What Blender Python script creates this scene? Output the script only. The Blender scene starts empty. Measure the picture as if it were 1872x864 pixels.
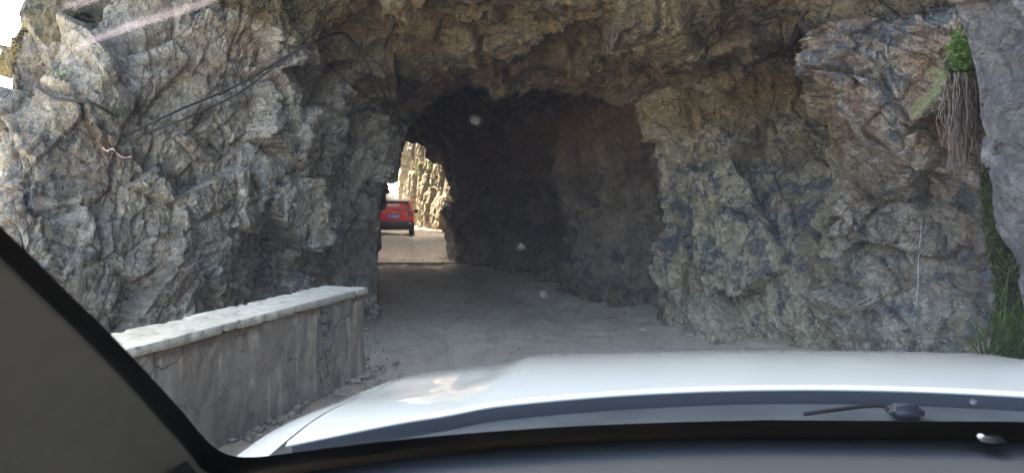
import bpy, bmesh, math, random
import numpy as np
from mathutils import Vector, Matrix
random.seed(7); rng = np.random.default_rng(7)
R = math.radians
scene = bpy.context.scene
C = scene.collection

# ------------------------------------------------------------------ camera, sky, sun, exposure
F = 1469.0; CX = 936.0; HY = 372.0; H = 1.5      # focal length and horizon of the photograph in its own pixels
cam = bpy.data.cameras.new('camera'); camo = bpy.data.objects.new('camera', cam); C.objects.link(camo)
cam.sensor_width = 36; cam.lens = F / 1872 * 36; cam.clip_start = 0.03; cam.clip_end = 5000
cam.shift_y = -60 / 1872
camo.location = (0, 0, H); camo.rotation_euler = (R(90), 0, 0)
cam.dof.use_dof = True; cam.dof.focus_distance = 9.0; cam.dof.aperture_fstop = 11
scene.camera = camo
SUN_AZ, SUN_EL = -27.0, 46.0                     # azimuth from +Y (negative to the left), elevation
w = bpy.data.worlds.new('World'); scene.world = w; w.use_nodes = True
nt = w.node_tree; bg = nt.nodes['Background']; bg.inputs[1].default_value = 0.15
sky = nt.nodes.new('ShaderNodeTexSky'); sky.sky_type = 'NISHITA'; sky.sun_disc = False
sky.sun_elevation = R(SUN_EL); sky.sun_rotation = R(SUN_AZ)
sky.air_density = 1.0; sky.dust_density = 3.0; sky.ozone_density = 0.6
nt.links.new(sky.outputs[0], bg.inputs[0])
sun = bpy.data.lights.new('sun', 'SUN'); suno = bpy.data.objects.new('sun', sun); C.objects.link(suno)
sun.energy = 4.0; sun.angle = R(0.53); sun.color = (1.0, 0.92, 0.80)
sd = Vector((math.sin(R(SUN_AZ)) * math.cos(R(SUN_EL)), math.cos(R(SUN_AZ)) * math.cos(R(SUN_EL)), math.sin(R(SUN_EL))))
suno.rotation_euler = sd.to_track_quat('Z', 'Y').to_euler()
scene.view_settings.view_transform = 'Standard'; scene.view_settings.look = 'None'
scene.view_settings.exposure = 3.0
scene.view_settings.use_white_balance = True; scene.view_settings.white_balance_temperature = 7900; scene.view_settings.white_balance_tint = 8; scene.view_settings.gamma = 1
scene.render.engine = 'CYCLES'
scene.cycles.max_bounces = 6; scene.cycles.diffuse_bounces = 4; scene.cycles.transparent_max_bounces = 12
scene.cycles.use_denoising = True

# ------------------------------------------------------------------ numpy noise
def _h(ix, iy, iz, s):
    n = (ix.astype(np.uint32) * np.uint32(374761393) + iy.astype(np.uint32) * np.uint32(668265263)
         + iz.astype(np.uint32) * np.uint32(2147483647) + np.uint32(s * 1013904223 & 0xffffffff))
    n = (n ^ (n >> np.uint32(13))) * np.uint32(1274126177)
    n = (n ^ (n >> np.uint32(16))) * np.uint32(2246822519)
    return n ^ (n >> np.uint32(15))
def _u(n): return (n & np.uint32(0xffffff)).astype(np.float32) / np.float32(0xffffff)
def vnoise(p, s=0):                              # smooth value noise in -1..1
    f = np.floor(p); i = f.astype(np.int64); t = (p - f).astype(np.float32)
    t = t * t * t * (t * (t * 6 - 15) + 10); r = 0
    for a in (0, 1):
        for b in (0, 1):
            for c in (0, 1):
                wgt = (t[:, 0] if a else 1 - t[:, 0]) * (t[:, 1] if b else 1 - t[:, 1]) * (t[:, 2] if c else 1 - t[:, 2])
                r = r + wgt * _u(_h(i[:, 0] + a, i[:, 1] + b, i[:, 2] + c, s))
    return r * 2 - 1
def fbm(p, octv=4, s=0, g=0.5, l=2.03, ridge=False):
    r = 0; a = 1.0; q = p.copy(); tot = 0
    for k in range(octv):
        n = vnoise(q, s + k * 7)
        if ridge: n = 1 - 2 * np.abs(n)
        r = r + a * n; tot += a; a *= g; q = q * l + 3.7
    return r / tot
def cells(p, s=0, jit=0.7):                      # nearest jittered cell: value, tilt plane, distance to border
    b = np.round(p).astype(np.int64); best = np.full(len(p), 9e9, np.float32); sec = best.copy()
    val = np.zeros(len(p), np.float32); pl = val.copy()
    for a in (-1, 0):
        for c in (-1, 0):
            for d in (-1, 0):
                ix, iy, iz = b[:, 0] + a, b[:, 1] + c, b[:, 2] + d
                hx, hy, hz = _u(_h(ix, iy, iz, s)), _u(_h(ix, iy, iz, s + 1)), _u(_h(ix, iy, iz, s + 2))
                dx = p[:, 0] - (ix + .5 + (hx - .5) * jit); dy = p[:, 1] - (iy + .5 + (hy - .5) * jit); dz = p[:, 2] - (iz + .5 + (hz - .5) * jit)
                dist = dx * dx + dy * dy + dz * dz
                m = dist < best
                sec = np.where(m, best, np.minimum(sec, dist))
                v = _u(_h(ix, iy, iz, s + 3))
                t1, t2, t3 = _u(_h(ix, iy, iz, s + 4)) - .5, _u(_h(ix, iy, iz, s + 5)) - .5, _u(_h(ix, iy, iz, s + 6)) - .5
                val = np.where(m, v, val); pl = np.where(m, dx * t1 + dy * t2 + dz * t3, pl)
                best = np.where(m, dist, best)
    return val, pl, np.sqrt(sec) - np.sqrt(best)
def sstep(a, b, x):
    t = np.clip((x - a) / (b - a), 0, 1); return t * t * (3 - 2 * t)
def rot(p, ax, ay):
    m = np.array((Matrix.Rotation(ax, 3, 'X') @ Matrix.Rotation(ay, 3, 'Y')), np.float32); return p @ m.T

# ------------------------------------------------------------------ helpers
def tag(o, label=None, cat=None, group=None, kind=None):
    if label: o['label'] = label
    if cat: o['category'] = cat
    if group: o['group'] = group
    if kind: o['kind'] = kind
    return o
def empty(name, loc=(0, 0, 0), rz=0.0):
    o = bpy.data.objects.new(name, None); o.location = loc; o.rotation_euler = (0, 0, rz); C.objects.link(o); return o
def link_mesh(name, me, mat, parent=None, smooth=True):
    o = bpy.data.objects.new(name, me); C.objects.link(o)
    if mat is not None:
        for m in (mat if isinstance(mat, list) else [mat]): me.materials.append(m)
    if smooth and len(me.polygons): me.polygons.foreach_set('use_smooth', np.ones(len(me.polygons), bool))
    if parent: o.parent = parent
    return o
def np_mesh(name, V, Q, mat, parent=None, smooth=True, attrs=None):
    V = np.ascontiguousarray(V, np.float32); Q = np.ascontiguousarray(Q, np.int32)
    k = Q.shape[1]; me = bpy.data.meshes.new(name)
    me.vertices.add(len(V)); me.vertices.foreach_set('co', V.ravel())
    me.loops.add(Q.size); me.loops.foreach_set('vertex_index', Q.ravel())
    me.polygons.add(len(Q)); me.polygons.foreach_set('loop_start', np.arange(0, Q.size, k, dtype=np.int32))
    me.update(calc_edges=True); me.validate()
    for n, a in (attrs or {}).items():
        at = me.attributes.new(n, 'FLOAT', 'POINT'); at.data.foreach_set('value', np.ascontiguousarray(a, np.float32).ravel())
    return link_mesh(name, me, mat, parent, smooth)
def grid_quads(nr, nc, flip=False):
    i = np.arange(nr - 1)[:, None] * nc + np.arange(nc - 1)[None, :]
    q = np.stack([i, i + 1, i + nc + 1, i + nc], -1).reshape(-1, 4)
    return q[:, ::-1] if flip else q
def bm_obj(name, bm, mat, parent=None, smooth=False):
    me = bpy.data.meshes.new(name); bm.to_mesh(me); bm.free(); return link_mesh(name, me, mat, parent, smooth)
def box(bm, c, s, bev=0.0, rotm=None):
    t = bmesh.new(); bmesh.ops.create_cube(t, size=1)
    for v in t.verts: v.co = Vector((v.co.x * s[0], v.co.y * s[1], v.co.z * s[2]))
    if bev: bmesh.ops.bevel(t, geom=t.edges[:], offset=bev, segments=2, affect='EDGES')
    for v in t.verts:
        if rotm: v.co = rotm @ v.co
        v.co += Vector(c)
    me = bpy.data.meshes.new('t'); t.to_mesh(me); t.free(); bm.from_mesh(me); bpy.data.meshes.remove(me)
def tube_arrays(pts, rad, n=8):
    pts = [Vector(p) for p in pts]; V = []; Q = []
    rads = rad if hasattr(rad, '__len__') else [rad] * len(pts)
    up = Vector((0.13, 0.2, 1)).normalized()
    for i, p in enumerate(pts):
        d = (pts[min(i + 1, len(pts) - 1)] - pts[max(i - 1, 0)]).normalized()
        a = d.cross(up).normalized(); b = d.cross(a)
        for k in range(n):
            t = 2 * math.pi * k / n; V.append(p + (a * math.cos(t) + b * math.sin(t)) * rads[i])
    for i in range(len(pts) - 1):
        for k in range(n): Q.append((i * n + k, i * n + (k + 1) % n, (i + 1) * n + (k + 1) % n, (i + 1) * n + k))
    return np.array(V), np.array(Q)
def crspline(P, per):
    P = np.array(P, float); E = np.vstack([2 * P[0] - P[1], P, 2 * P[-1] - P[-2]]); out = []
    for i in range(1, len(E) - 2):
        for k in range(per):
            t = k / per
            out.append(.5 * (2 * E[i] + (E[i + 1] - E[i - 1]) * t + (2 * E[i - 1] - 5 * E[i] + 4 * E[i + 1] - E[i + 2]) * t * t + (3 * E[i] - E[i - 1] - 3 * E[i + 1] + E[i + 2]) * t ** 3))
    out.append(P[-1]); return np.array(out)
def cr_matrix(counts):                           # Catmull-Rom weights, one count per segment
    n = len(counts) + 1; rows = []
    for i, c in enumerate(counts):
        for k in range(c + (1 if i == n - 2 else 0)):
            t = k / c; wv = (-.5 * t + t * t - .5 * t ** 3, 1 - 2.5 * t * t + 1.5 * t ** 3, .5 * t + 2 * t * t - 1.5 * t ** 3, -.5 * t * t + .5 * t ** 3)
            r = np.zeros(n)
            for j, ww in zip((i - 1, i, i + 1, i + 2), wv):
                if j < 0: r[0] += 2 * ww; r[1] -= ww
                elif j > n - 1: r[n - 1] += 2 * ww; r[n - 2] -= ww
                else: r[j] += ww
            rows.append(r)
    return np.array(rows)
def P(x, y, d):                                  # survey point: bearing read off the photo, real distance in metres
    X = (x - CX) / F * d
    return (X, d, -0.3 if y == 'b' else H - (y - HY) / F * d)

# ------------------------------------------------------------------ materials
def new_mat(name):
    m = bpy.data.materials.new(name); m.use_nodes = True
    return m, m.node_tree.nodes, m.node_tree.links, m.node_tree.nodes['Principled BSDF']
def simple(name, col, rough=.6, metal=0, coat=0, noise=0.0, nscale=20, bump=0.0, spec=.5):
    m, N, L, b = new_mat(name); b.inputs['Roughness'].default_value = rough; b.inputs['Metallic'].default_value = metal
    b.inputs['Coat Weight'].default_value = coat; b.inputs['Coat Roughness'].default_value = .04; b.inputs['Base Color'].default_value = (*col, 1)
    b.inputs['Specular IOR Level'].default_value = spec
    if noise or bump:
        tc = N.new('ShaderNodeTexCoord'); n = N.new('ShaderNodeTexNoise'); n.inputs['Scale'].default_value = nscale; n.inputs['Detail'].default_value = 8
        L.new(tc.outputs['Object'], n.inputs['Vector'])
        if noise:
            r = N.new('ShaderNodeValToRGB'); L.new(n.outputs['Fac'], r.inputs[0])
            r.color_ramp.elements[0].position = .3; r.color_ramp.elements[1].position = .7
            r.color_ramp.elements[0].color = (*[c * (1 - noise) for c in col], 1); r.color_ramp.elements[1].color = (*[min(1, c * (1 + noise)) for c in col], 1)
            L.new(r.outputs[0], b.inputs['Base Color'])
        if bump:
            bp = N.new('ShaderNodeBump'); bp.inputs['Strength'].default_value = bump; bp.inputs['Distance'].default_value = .01
            L.new(n.outputs['Fac'], bp.inputs['Height']); L.new(bp.outputs[0], b.inputs['Normal'])
    return m
class NB:                                        # small node builder
    def __init__(s, m): s.N = m.node_tree.nodes; s.L = m.node_tree.links; s.tc = s.N.new('ShaderNodeTexCoord')
    def noise(s, sc, det=8, rough=.6, dist=0, stretch=None, vec=None):
        n = s.N.new('ShaderNodeTexNoise'); n.inputs['Scale'].default_value = sc; n.inputs['Detail'].default_value = det
        n.inputs['Roughness'].default_value = rough; n.inputs['Distortion'].default_value = dist
        v = vec or s.tc.outputs['Object']
        if stretch:
            mp = s.N.new('ShaderNodeMapping'); mp.inputs['Scale'].default_value = stretch[:3]
            if len(stretch) > 3: mp.inputs['Rotation'].default_value = stretch[3:]
            s.L.new(v, mp.inputs[0]); v = mp.outputs[0]
        s.L.new(v, n.inputs['Vector']); return n.outputs['Fac']
    def ramp(s, f, stops):
        r = s.N.new('ShaderNodeValToRGB'); e = r.color_ramp.elements
        while len(e) < len(stops): e.new(.5)
        for k, (p, c) in enumerate(stops):
            e[k].position = p; e[k].color = (*c, 1) if hasattr(c, '__len__') else (c, c, c, 1)
        s.L.new(f, r.inputs[0]); return r.outputs[0]
    def mix(s, f, a, b, mode='MIX'):
        n = s.N.new('ShaderNodeMix'); n.data_type = 'RGBA'; n.blend_type = mode
        for k, v in ((0, f), (6, a), (7, b)):
            if hasattr(v, 'links') or hasattr(v, 'is_linked'): s.L.new(v, n.inputs[k])
            elif k == 0: n.inputs[0].default_value = v
            else: n.inputs[k].default_value = (*v, 1)
        return n.outputs[2]
    def math(s, op, a, b=0.0, clamp=False):
        n = s.N.new('ShaderNodeMath'); n.operation = op; n.use_clamp = clamp
        for k, v in ((0, a), (1, b)):
            if hasattr(v, 'is_linked'): s.L.new(v, n.inputs[k])
            else: n.inputs[k].default_value = v
        return n.outputs[0]
    def attr(s, n):
        a = s.N.new('ShaderNodeAttribute'); a.attribute_name = n; return a.outputs['Fac']
    def bump(s, h, strength, dist, nrm=None):
        b = s.N.new('ShaderNodeBump'); b.inputs['Strength'].default_value = strength; b.inputs['Distance'].default_value = dist
        s.L.new(h, b.inputs['Height'])
        if nrm: s.L.new(nrm, b.inputs['Normal'])
        return b.outputs[0]
def rock_material(name, light, mid, dark, ochre, scale=1.0, crack=.35, chip=1.0):
    m, N, L, b = new_mat(name); k = NB(m)
    b.inputs['Roughness'].default_value = .88; b.inputs['Specular IOR Level'].default_value = .3
    big = k.noise(.9 * scale, 6, .6, .6); med = k.noise(3.2 * scale, 10, .68, .25); fine = k.noise(16 * scale, 10, .7, .4)
    col = k.mix(k.ramp(big, [(.38, 0.0), (.62, 1.0)]), mid, light)
    col = k.mix(k.ramp(med, [(.40, .85), (.50, 0.0)]), col, [c * .55 for c in mid])
    cv = k.attr('cellv')
    col = k.mix(.55, col, k.mix(k.ramp(cv, [(0.0, 0.0), (.3, .35), (.7, .7), (1.0, 1.0)]), [c * .5 for c in mid], [min(.7, c * 1.25) for c in light]))
    # blue grey mineral patches, plus shade painted on the deep tunnel walls
    dk = k.noise(3.5 * scale, 10, .74, .3)
    dm = k.math('ADD', dk, k.math('MULTIPLY', k.math('SUBTRACT', k.attr('dark'), .5), .5))
    col = k.mix(k.ramp(dm, [(.52, 0.0), (.58, .85)]), col, dark)
    # rust and ochre
    oc = k.noise(2.2 * scale, 9, .72, .4)
    om = k.math('ADD', oc, k.math('MULTIPLY', k.math('SUBTRACT', k.attr('ochre'), .5), .7))
    col = k.mix(k.ramp(om, [(.50, 0.0), (.72, .85)]), col, ochre)
    # dust and lime bloom
    ps = k.math('ADD', k.noise(6 * scale, 7, .7, .8), k.math('MULTIPLY', k.math('SUBTRACT', k.attr('pale'), .5), .6))
    col = k.mix(k.ramp(ps, [(.58, 0.0), (.74, .8)]), col, [min(.75, c * 1.35) for c in light])
    col = k.mix(k.ramp(fine, [(.3, 0.0), (.7, 1.0)]), k.mix(1.0, col, (.62, .62, .64), 'MULTIPLY'), k.mix(1.0, col, (1.22, 1.2, 1.18), 'MULTIPLY'))
    L.new(col, b.inputs['Base Color'])
    vor = N.new('ShaderNodeTexVoronoi'); vor.feature = 'DISTANCE_TO_EDGE'; vor.inputs['Scale'].default_value = 7 * scale
    wv = N.new('ShaderNodeVectorMath'); wv.operation = 'ADD'
    nn = N.new('ShaderNodeTexNoise'); nn.inputs['Scale'].default_value = 3 * scale; nn.inputs['Detail'].default_value = 6
    L.new(k.tc.outputs['Object'], nn.inputs['Vector']); L.new(k.tc.outputs['Object'], wv.inputs[0]); L.new(nn.outputs['Color'], wv.inputs[1]); L.new(wv.outputs[0], vor.inputs['Vector'])
    h = k.math('ADD', k.math('MULTIPLY', k.ramp(vor.outputs['Distance'], [(0.0, 0.0), (.09, 1.0)]), crack), k.math('MULTIPLY', fine, 1.0))
    h2 = k.math('ADD', h, k.math('MULTIPLY', med, 1.6))
    mp = N.new('ShaderNodeMapping'); mp.inputs['Scale'].default_value = (1, 1, 1.9); mp.inputs['Rotation'].default_value = (.25, .3, 0); L.new(wv2 := wv.outputs[0], mp.inputs[0])
    for sc_, wt in ((4.5 * scale, 1.1), (11 * scale, .55)):
        vb = N.new('ShaderNodeTexVoronoi'); vb.feature = 'F1'; vb.inputs['Scale'].default_value = sc_; L.new(mp.outputs[0], vb.inputs['Vector'])
        sx = N.new('ShaderNodeSeparateColor'); L.new(vb.outputs['Color'], sx.inputs[0])
        h2 = k.math('ADD', h2, k.math('MULTIPLY', sx.outputs[0], wt * chip)); h2 = k.math('SUBTRACT', h2, k.math('MULTIPLY', vb.outputs['Distance'], wt * chip))
        col = k.mix(k.math('MULTIPLY', sx.outputs[1], .30 * chip), col, k.mix(1.0, col, (.45, .45, .48), 'MULTIPLY'))
    L.new(col, b.inputs['Base Color'])
    L.new(k.bump(h2, .9, .05 / scale), b.inputs['Normal'])
    return m
M = {}
M['rock_left'] = rock_material('grey_limestone', (0.60, 0.565, 0.50), (0.36, 0.335, 0.31), (0.105, 0.13, 0.175), (0.33, 0.22, 0.12))
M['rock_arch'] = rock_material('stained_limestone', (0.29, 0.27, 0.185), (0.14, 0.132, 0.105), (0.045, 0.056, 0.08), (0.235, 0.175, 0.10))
M['rock_alcove'] = rock_material('olive_limestone', (0.49, 0.45, 0.35), (0.31, 0.27, 0.195), (0.075, 0.10, 0.15), (0.30, 0.225, 0.12))
M['rock_right'] = rock_material('layered_limestone', (0.57, 0.53, 0.47), (0.37, 0.325, 0.28), (0.12, 0.165, 0.235), (0.34, 0.22, 0.13))
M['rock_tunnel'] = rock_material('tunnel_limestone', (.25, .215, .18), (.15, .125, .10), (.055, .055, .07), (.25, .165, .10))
M['rock_near'] = rock_material('bluish_limestone', (.22, .235, .26), (.14, .152, .175), (.11, .13, .17), (.24, .17, .13), 1.0, .15, .7)
M['rock_far'] = rock_material('tan_limestone', (.66, .58, .45), (.56, .48, .36), (.36, .37, .36), (.60, .43, .26), .55)
M['hill'] = rock_material('pale_hillside', (.72, .68, .50), (.62, .56, .38), (.42, .42, .30), (.62, .52, .32), .05)

# ------------------------------------------------------------------ rock displacement
def displace(Pt, Nr, amp, sizes=(1.3, .52, .21, .085), seed=0, layer=0.0, tilt=(.5, .6), aniso=(1, 1, .62)):
    wq = np.stack([vnoise(Pt * .9 + 11, seed), vnoise(Pt * .9 + 23, seed + 1), vnoise(Pt * .9 + 37, seed + 2)], 1)
    wq2 = np.stack([vnoise(Pt * 4 + 11, seed + 3), vnoise(Pt * 4 + 23, seed + 4), vnoise(Pt * 4 + 37, seed + 5)], 1)
    q = rot(Pt + wq * .08 + wq2 * .02, *tilt).astype(np.float32) * np.array(aniso, np.float32)
    d = fbm(Pt * .55, 3, seed + 9) * .35
    cv = 0; cvals = []
    for k, s in enumerate(sizes):
        v, pl, e = cells(q / s + k * 13.7, seed + 20 + k * 9)
        d = d + s * ((v - .5) * .24 + pl * 1.05 - (.0, .10, .16, .2)[min(k, 3)] * np.exp(-(e / .06) ** 2))
        cvals.append(v)
    r = fbm(Pt * 3.1 + wq * .6, 4, seed + 51, ridge=True)
    d = d + r * .055 + fbm(Pt * 9, 4, seed + 60, g=.6) * .03
    if layer:
        z = Pt[:, 2] * 5.2 + Pt[:, 0] * 1.1 + vnoise(Pt * 1.3, seed + 70) * 1.2
        fr = z - np.floor(z); d = d + layer * (fr ** 2 - .33)
        z2 = Pt[:, 2] * 15 + Pt[:, 0] * 3.3 + vnoise(Pt * 2.3, seed + 75) * 2; d = d + layer * .35 * ((z2 - np.floor(z2)) - .5)
    wts = (.22, .28, .28, .22); cellv = sum(a * c for a, c in zip(wts, cvals)) / sum(wts[:len(cvals)])
    cellv = np.clip((cellv - .5) * 2.1 + .5, 0, 1)
    return Pt + Nr * (d * amp)[:, None], cellv
def surf_normals(G, sign):
    du = np.gradient(G, axis=1); dv = np.gradient(G, axis=0); n = np.cross(du, dv) * sign
    for _ in range(2):
        n[1:-1, 1:-1] = (n[1:-1, 1:-1] * 2 + n[:-2, 1:-1] + n[2:, 1:-1] + n[1:-1, :-2] + n[1:-1, 2:]) / 6
    return n / np.maximum(np.linalg.norm(n, axis=2, keepdims=True), 1e-9)

# rings of the cut through the cliff: from the far side of the tunnel, out through its mouth, to the cliff faces around the camera
rings = [
 ([(-12,25,-.3),(-12,25,3),(-12,25,6),(-12,25,12),(-9,25,20),(-4,25,24),(0,25,26),(4,26,26),(8,27,22),(9,28,12),(9,29,6),(9,30,3),(9,30,-.3)], 40),
 ([(-7.5,23.4,-.3),(-7.5,23.4,.8),(-7.5,23.4,2.4),(-7,23.4,4),(-6,23.4,5.5),(-5,23.4,6),(-3.8,23.3,6),(-2.6,23.3,5.6),(-1.4,23.2,5),(-.6,23.2,3.8),(-.2,23.2,2.4),(-.1,23.4,1),(0,23.6,-.3)], 40),
 ([P(600,'b',22),P(600,430,22),P(600,370,22),P(615,310,22),P(660,256,22),P(700,238,22),P(742,230,22),P(778,240,22),P(808,262,21.8),P(828,298,21.6),P(838,355,21.5),P(834,410,21.6),P(828,'b',22)], 60),
 ([P(600,'b',18),P(600,430,18),P(600,370,18),P(612,300,18),P(645,245,18),P(700,220,18),P(760,208,18),P(815,210,18),P(855,235,18),P(876,300,18),P(884,360,18),P(888,430,18),P(893,'b',18)], 60),
 ([P(620,'b',14.5),P(620,430,14.5),P(625,370,14.5),P(645,290,14.5),P(680,222,14.5),P(740,190,14.3),P(830,188,14.1),P(910,186,14),P(990,205,14.4),P(1020,260,14.4),P(1030,340,14.4),P(1035,430,14.4),P(1038,'b',14.4)], 60),
 ([P(650,'b',12.6),P(652,440,12.6),P(662,370,12.6),P(684,290,12.6),P(712,215,12.6),P(775,160,12.6),P(880,138,12.6),P(975,142,12.5),P(1025,190,12.4),P(1042,260,12.4),P(1046,340,12.4),P(1048,440,12.4),P(1050,'b',12.3)], 70),
 ([P(664,'b',11.6),P(668,440,11.6),P(684,370,11.6),P(706,300,11.6),P(724,222,11.6),P(790,150,11.6),P(900,122,11.5),P(1020,124,11.3),P(1155,160,11),P(1215,240,11),P(1225,330,11),P(1225,450,11),P(1222,'b',10.9)], 50),
 ([P(674,'b',11),P(690,450,10.9),P(703,380,10.8),P(719,310,10.8),P(740,228,10.8),P(840,170,10.7),P(950,160,10.5),P(1080,164,10.2),P(1165,185,9.9),P(1190,230,9.75),P(1200,330,9.6),P(1205,450,9.55),P(1212,'b',9.5)], 100),
 ([P(625,'b',10.2),P(630,450,10.1),P(640,370,10),P(650,290,10),P(690,190,10),P(800,115,9.6),P(960,106,9.3),P(1150,118,9.3),P(1250,140,9.5),P(1285,220,9.6),P(1290,330,9.2),P(1290,450,9.0),P(1290,'b',8.95)], 110),
 ([P(565,'b',9.4),P(570,460,9.3),P(580,370,9.2),P(590,280,9.2),P(620,140,9.3),P(760,56,9.0),P(1000,54,8.6),P(1240,80,8.7),P(1400,108,9.1),P(1400,210,9.4),P(1400,330,8.8),P(1400,450,8.4),P(1400,'b',8.3)], 100),
 ([P(500,'b',8.6),P(510,460,8.5),P(520,370,8.4),P(530,260,8.4),P(560,90,8.6),P(720,6,8.4),P(1050,16,7.9),P(1330,66,8.2),P(1545,112,9.3),P(1550,210,9.2),P(1535,330,8.3),P(1500,450,7.75),P(1500,'b',7.7)], 100),
 ([P(430,'b',7.9),P(440,470,7.8),P(450,370,7.8),P(460,240,7.8),P(500,50,8.1),P(690,-50,8.1),P(1080,-40,7.8),P(1400,-20,7.6),P(1506,50,7.4),P(1514,200,7.35),P(1522,330,7.4),P(1520,450,7.35),P(1530,'b',7.4)], 110),
 ([P(330,'b',7.2),P(330,500,7.2),P(330,370,7.3),P(340,220,7.4),P(400,10,7.7),P(650,-160,7.9),P(1150,-170,7.7),P(1540,-110,7.2),P(1640,40,6.7),P(1640,200,6.7),P(1640,330,6.8),P(1640,450,6.9),P(1640,'b',6.9)], 100),
 ([P(180,'b',6.6),P(180,500,6.6),P(180,370,6.8),P(200,200,7.0),P(250,-30,7.5),P(600,-320,8.0),P(1300,-360,7.7),P(1740,-140,6.8),P(1790,20,6.2),P(1795,200,6.2),P(1800,330,6.15),P(1800,450,6.2),P(1800,'b',6.2)], 60),
 ([P(0,'b',6.3),P(-20,500,6.3),P(-5,370,6.6),P(14,200,7.0),P(74,30,7.8),(-2.6,8.4,8),(0,8.4,8),(3.4,6.6,7),P(1920,0,5.5),P(1950,200,5.5),P(1955,330,5.5),P(1960,450,5.6),P(1960,'b',5.6)], 50),
 ([(-6.8,10,-.3),(-6.6,10.5,.9),(-6.2,11,1.9),(-5.3,11.6,4.8),(-8.0,11.4,11),(-5,9.6,14),(0,10.8,15),(4.4,8,14),(4.6,4.4,8),(4.1,3.2,4),(3.9,3,2.6),(3.9,3,1.2),(3.9,3,-.3)], 50),  # unseen upper left overhang, shaped to keep sun off parapet and car
 ([(-9,20,-.3),(-9,20,3),(-9,20,8),(-8.5,19,16),(-9,17,24),(-4,15,30),(0,15,31),(6,12,31),(6.5,2,26),(5.5,-5,10),(4.8,-6,4),(4.6,-6,2),(4.5,-6,-.3)], 0)]
pts = np.array([r[0] for r in rings], float)     # 16 rings x 13 points
vc = [r[1] for r in rings[:-1]]; uc = [64, 64, 64, 70, 80, 84, 84, 80, 70, 76, 76, 76]
QS = 1.0
vc = [max(8, int(c * QS)) for c in vc]; uc = [max(8, int(c * QS)) for c in uc]
A = cr_matrix(vc); B = cr_matrix(uc)
G = np.einsum('ir,rck,jc->ijk', A, pts, B)
Nn = surf_normals(G, 1)
# make the normals point at the open side (towards the middle of the road)
mid = G[sum(vc[:7]) - 5, :, :].mean(0)
if np.sum((mid - G[sum(vc[:7]) - 5]) * Nn[sum(vc[:7]) - 5]) < 0: Nn = -Nn
nv, nu = G.shape[:2]
Vv = np.concatenate([np.linspace(i, i + 1, c, endpoint=False) for i, c in enumerate(vc)] + [[len(vc)]])   # ring coordinate
Uu = np.concatenate([np.linspace(i, i + 1, c, endpoint=False) for i, c in enumerate(uc)] + [[len(uc)]])
VV, UU = np.meshgrid(Vv, Uu, indexing='ij'); VV = VV.ravel() - 1; UU = UU.ravel()
flat = G.reshape(-1, 3).astype(np.float32); nf = Nn.reshape(-1, 3).astype(np.float32)
amp = np.full(len(flat), .56, np.float32)
amp += .08 * sstep(5, 3, UU) * sstep(7, 9, VV)
amp *= 1 - .5 * sstep(4.4, 4.8, VV) * sstep(6.2, 5.6, VV) * sstep(7.5, 9, UU)
amp *= 1 - .35 * sstep(4.9, 2, VV) * sstep(9, 8, UU)
amp *= 1 + .35 * sstep(8.5, 9.5, UU) * sstep(1.8, 2.4, VV) * sstep(4.6, 4.2, VV)
amp *= 1 - .55 * sstep(4.6, 5, VV) * sstep(6.9, 6.0, VV) * sstep(6, 4, UU)
amp += .10 * sstep(9.3, 10, VV) * sstep(7.5, 8.5, UU)
amp *= 1 - .6 * sstep(7.9, 8.3, VV) * sstep(9.5, 9.1, VV) * sstep(7.2, 8, UU)
lay = .05 * sstep(9.5, 10.2, VV) * sstep(7, 8, UU)
D, cellv = displace(flat, nf, amp, seed=3)
# bedding planes on the right cliff
z = flat[:, 2] * 4.6 + flat[:, 0] * 1.3 + vnoise(flat * 1.1, 170) * 1.6; fr = z - np.floor(z)
z2 = flat[:, 2] * 13 + flat[:, 0] * 4 + vnoise(flat * 2.1, 171) * 2.2; fr2 = z2 - np.floor(z2)
D = D + nf * (lay * (1.6 * (fr ** 2 - .33) + .6 * (fr2 - .5)) * sstep(.9, 2.0, flat[:, 2]))[:, None]
z_ = flat[:, 2]
rib = fbm(flat * np.array([2.6, 2.6, .45], np.float32), 3, 400, ridge=True) + .5 * fbm(flat * np.array([7, 7, 1.2], np.float32), 3, 410, ridge=True)
D = D + nf * (.085 * rib * sstep(4.9, 5.6, VV) * sstep(10.2, 9.2, VV) * sstep(7.6, 8.6, UU))[:, None]
ochre = .46 + .22 * sstep(3.6, 5, UU) * sstep(8.6, 7.4, UU) * sstep(5, 6.5, VV) + .25 * sstep(8, 9, UU) * sstep(1.2, 2.6, z_) * sstep(9.2, 9.8, VV) + .30 * sstep(9.9, 9.2, VV) * sstep(8, 8.6, UU) * sstep(1.7, 2.6, z_)
dark = .47 + .10 * sstep(3, 5, UU) * sstep(8.6, 7.4, UU) + .14 * vnoise(flat * .7, 301) + .04 * sstep(2.2, 1.2, z_) * sstep(8, 9, UU) + .12 * sstep(4.1, 3.0, VV)  # last term of dark paints shade into the inner tunnel
pale = .5 + .15 * vnoise(flat * .8, 302) + .25 * sstep(.9, .1, z_) - .2 * sstep(4, 5, UU) * sstep(8.6, 7.8, UU)
Dg = D.reshape(nv, nu, 3); Ag = {'cellv': cellv.reshape(nv, nu), 'ochre': ochre.reshape(nv, nu), 'dark': dark.reshape(nv, nu), 'pale': pale.reshape(nv, nu)}
vs = np.concatenate([[0], np.cumsum(vc)]); us = np.concatenate([[0], np.cumsum(uc)])
def piece(name, v0, v1, u0, u1, mat, label, cat):
    a, b_, c, d = vs[v0], vs[v1], us[u0], us[u1]
    o = np_mesh(name, Dg[a:b_ + 1, c:d + 1].reshape(-1, 3), grid_quads(b_ - a + 1, d - c + 1), mat, smooth=False, attrs={k: v[a:b_ + 1, c:d + 1] for k, v in Ag.items()})
    return tag(o, label, cat, kind='structure')
piece('tunnel', 0, 7, 0, 12, M['rock_tunnel'], 'dark rough walls and roof inside the rock tunnel', 'tunnel')
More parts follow.
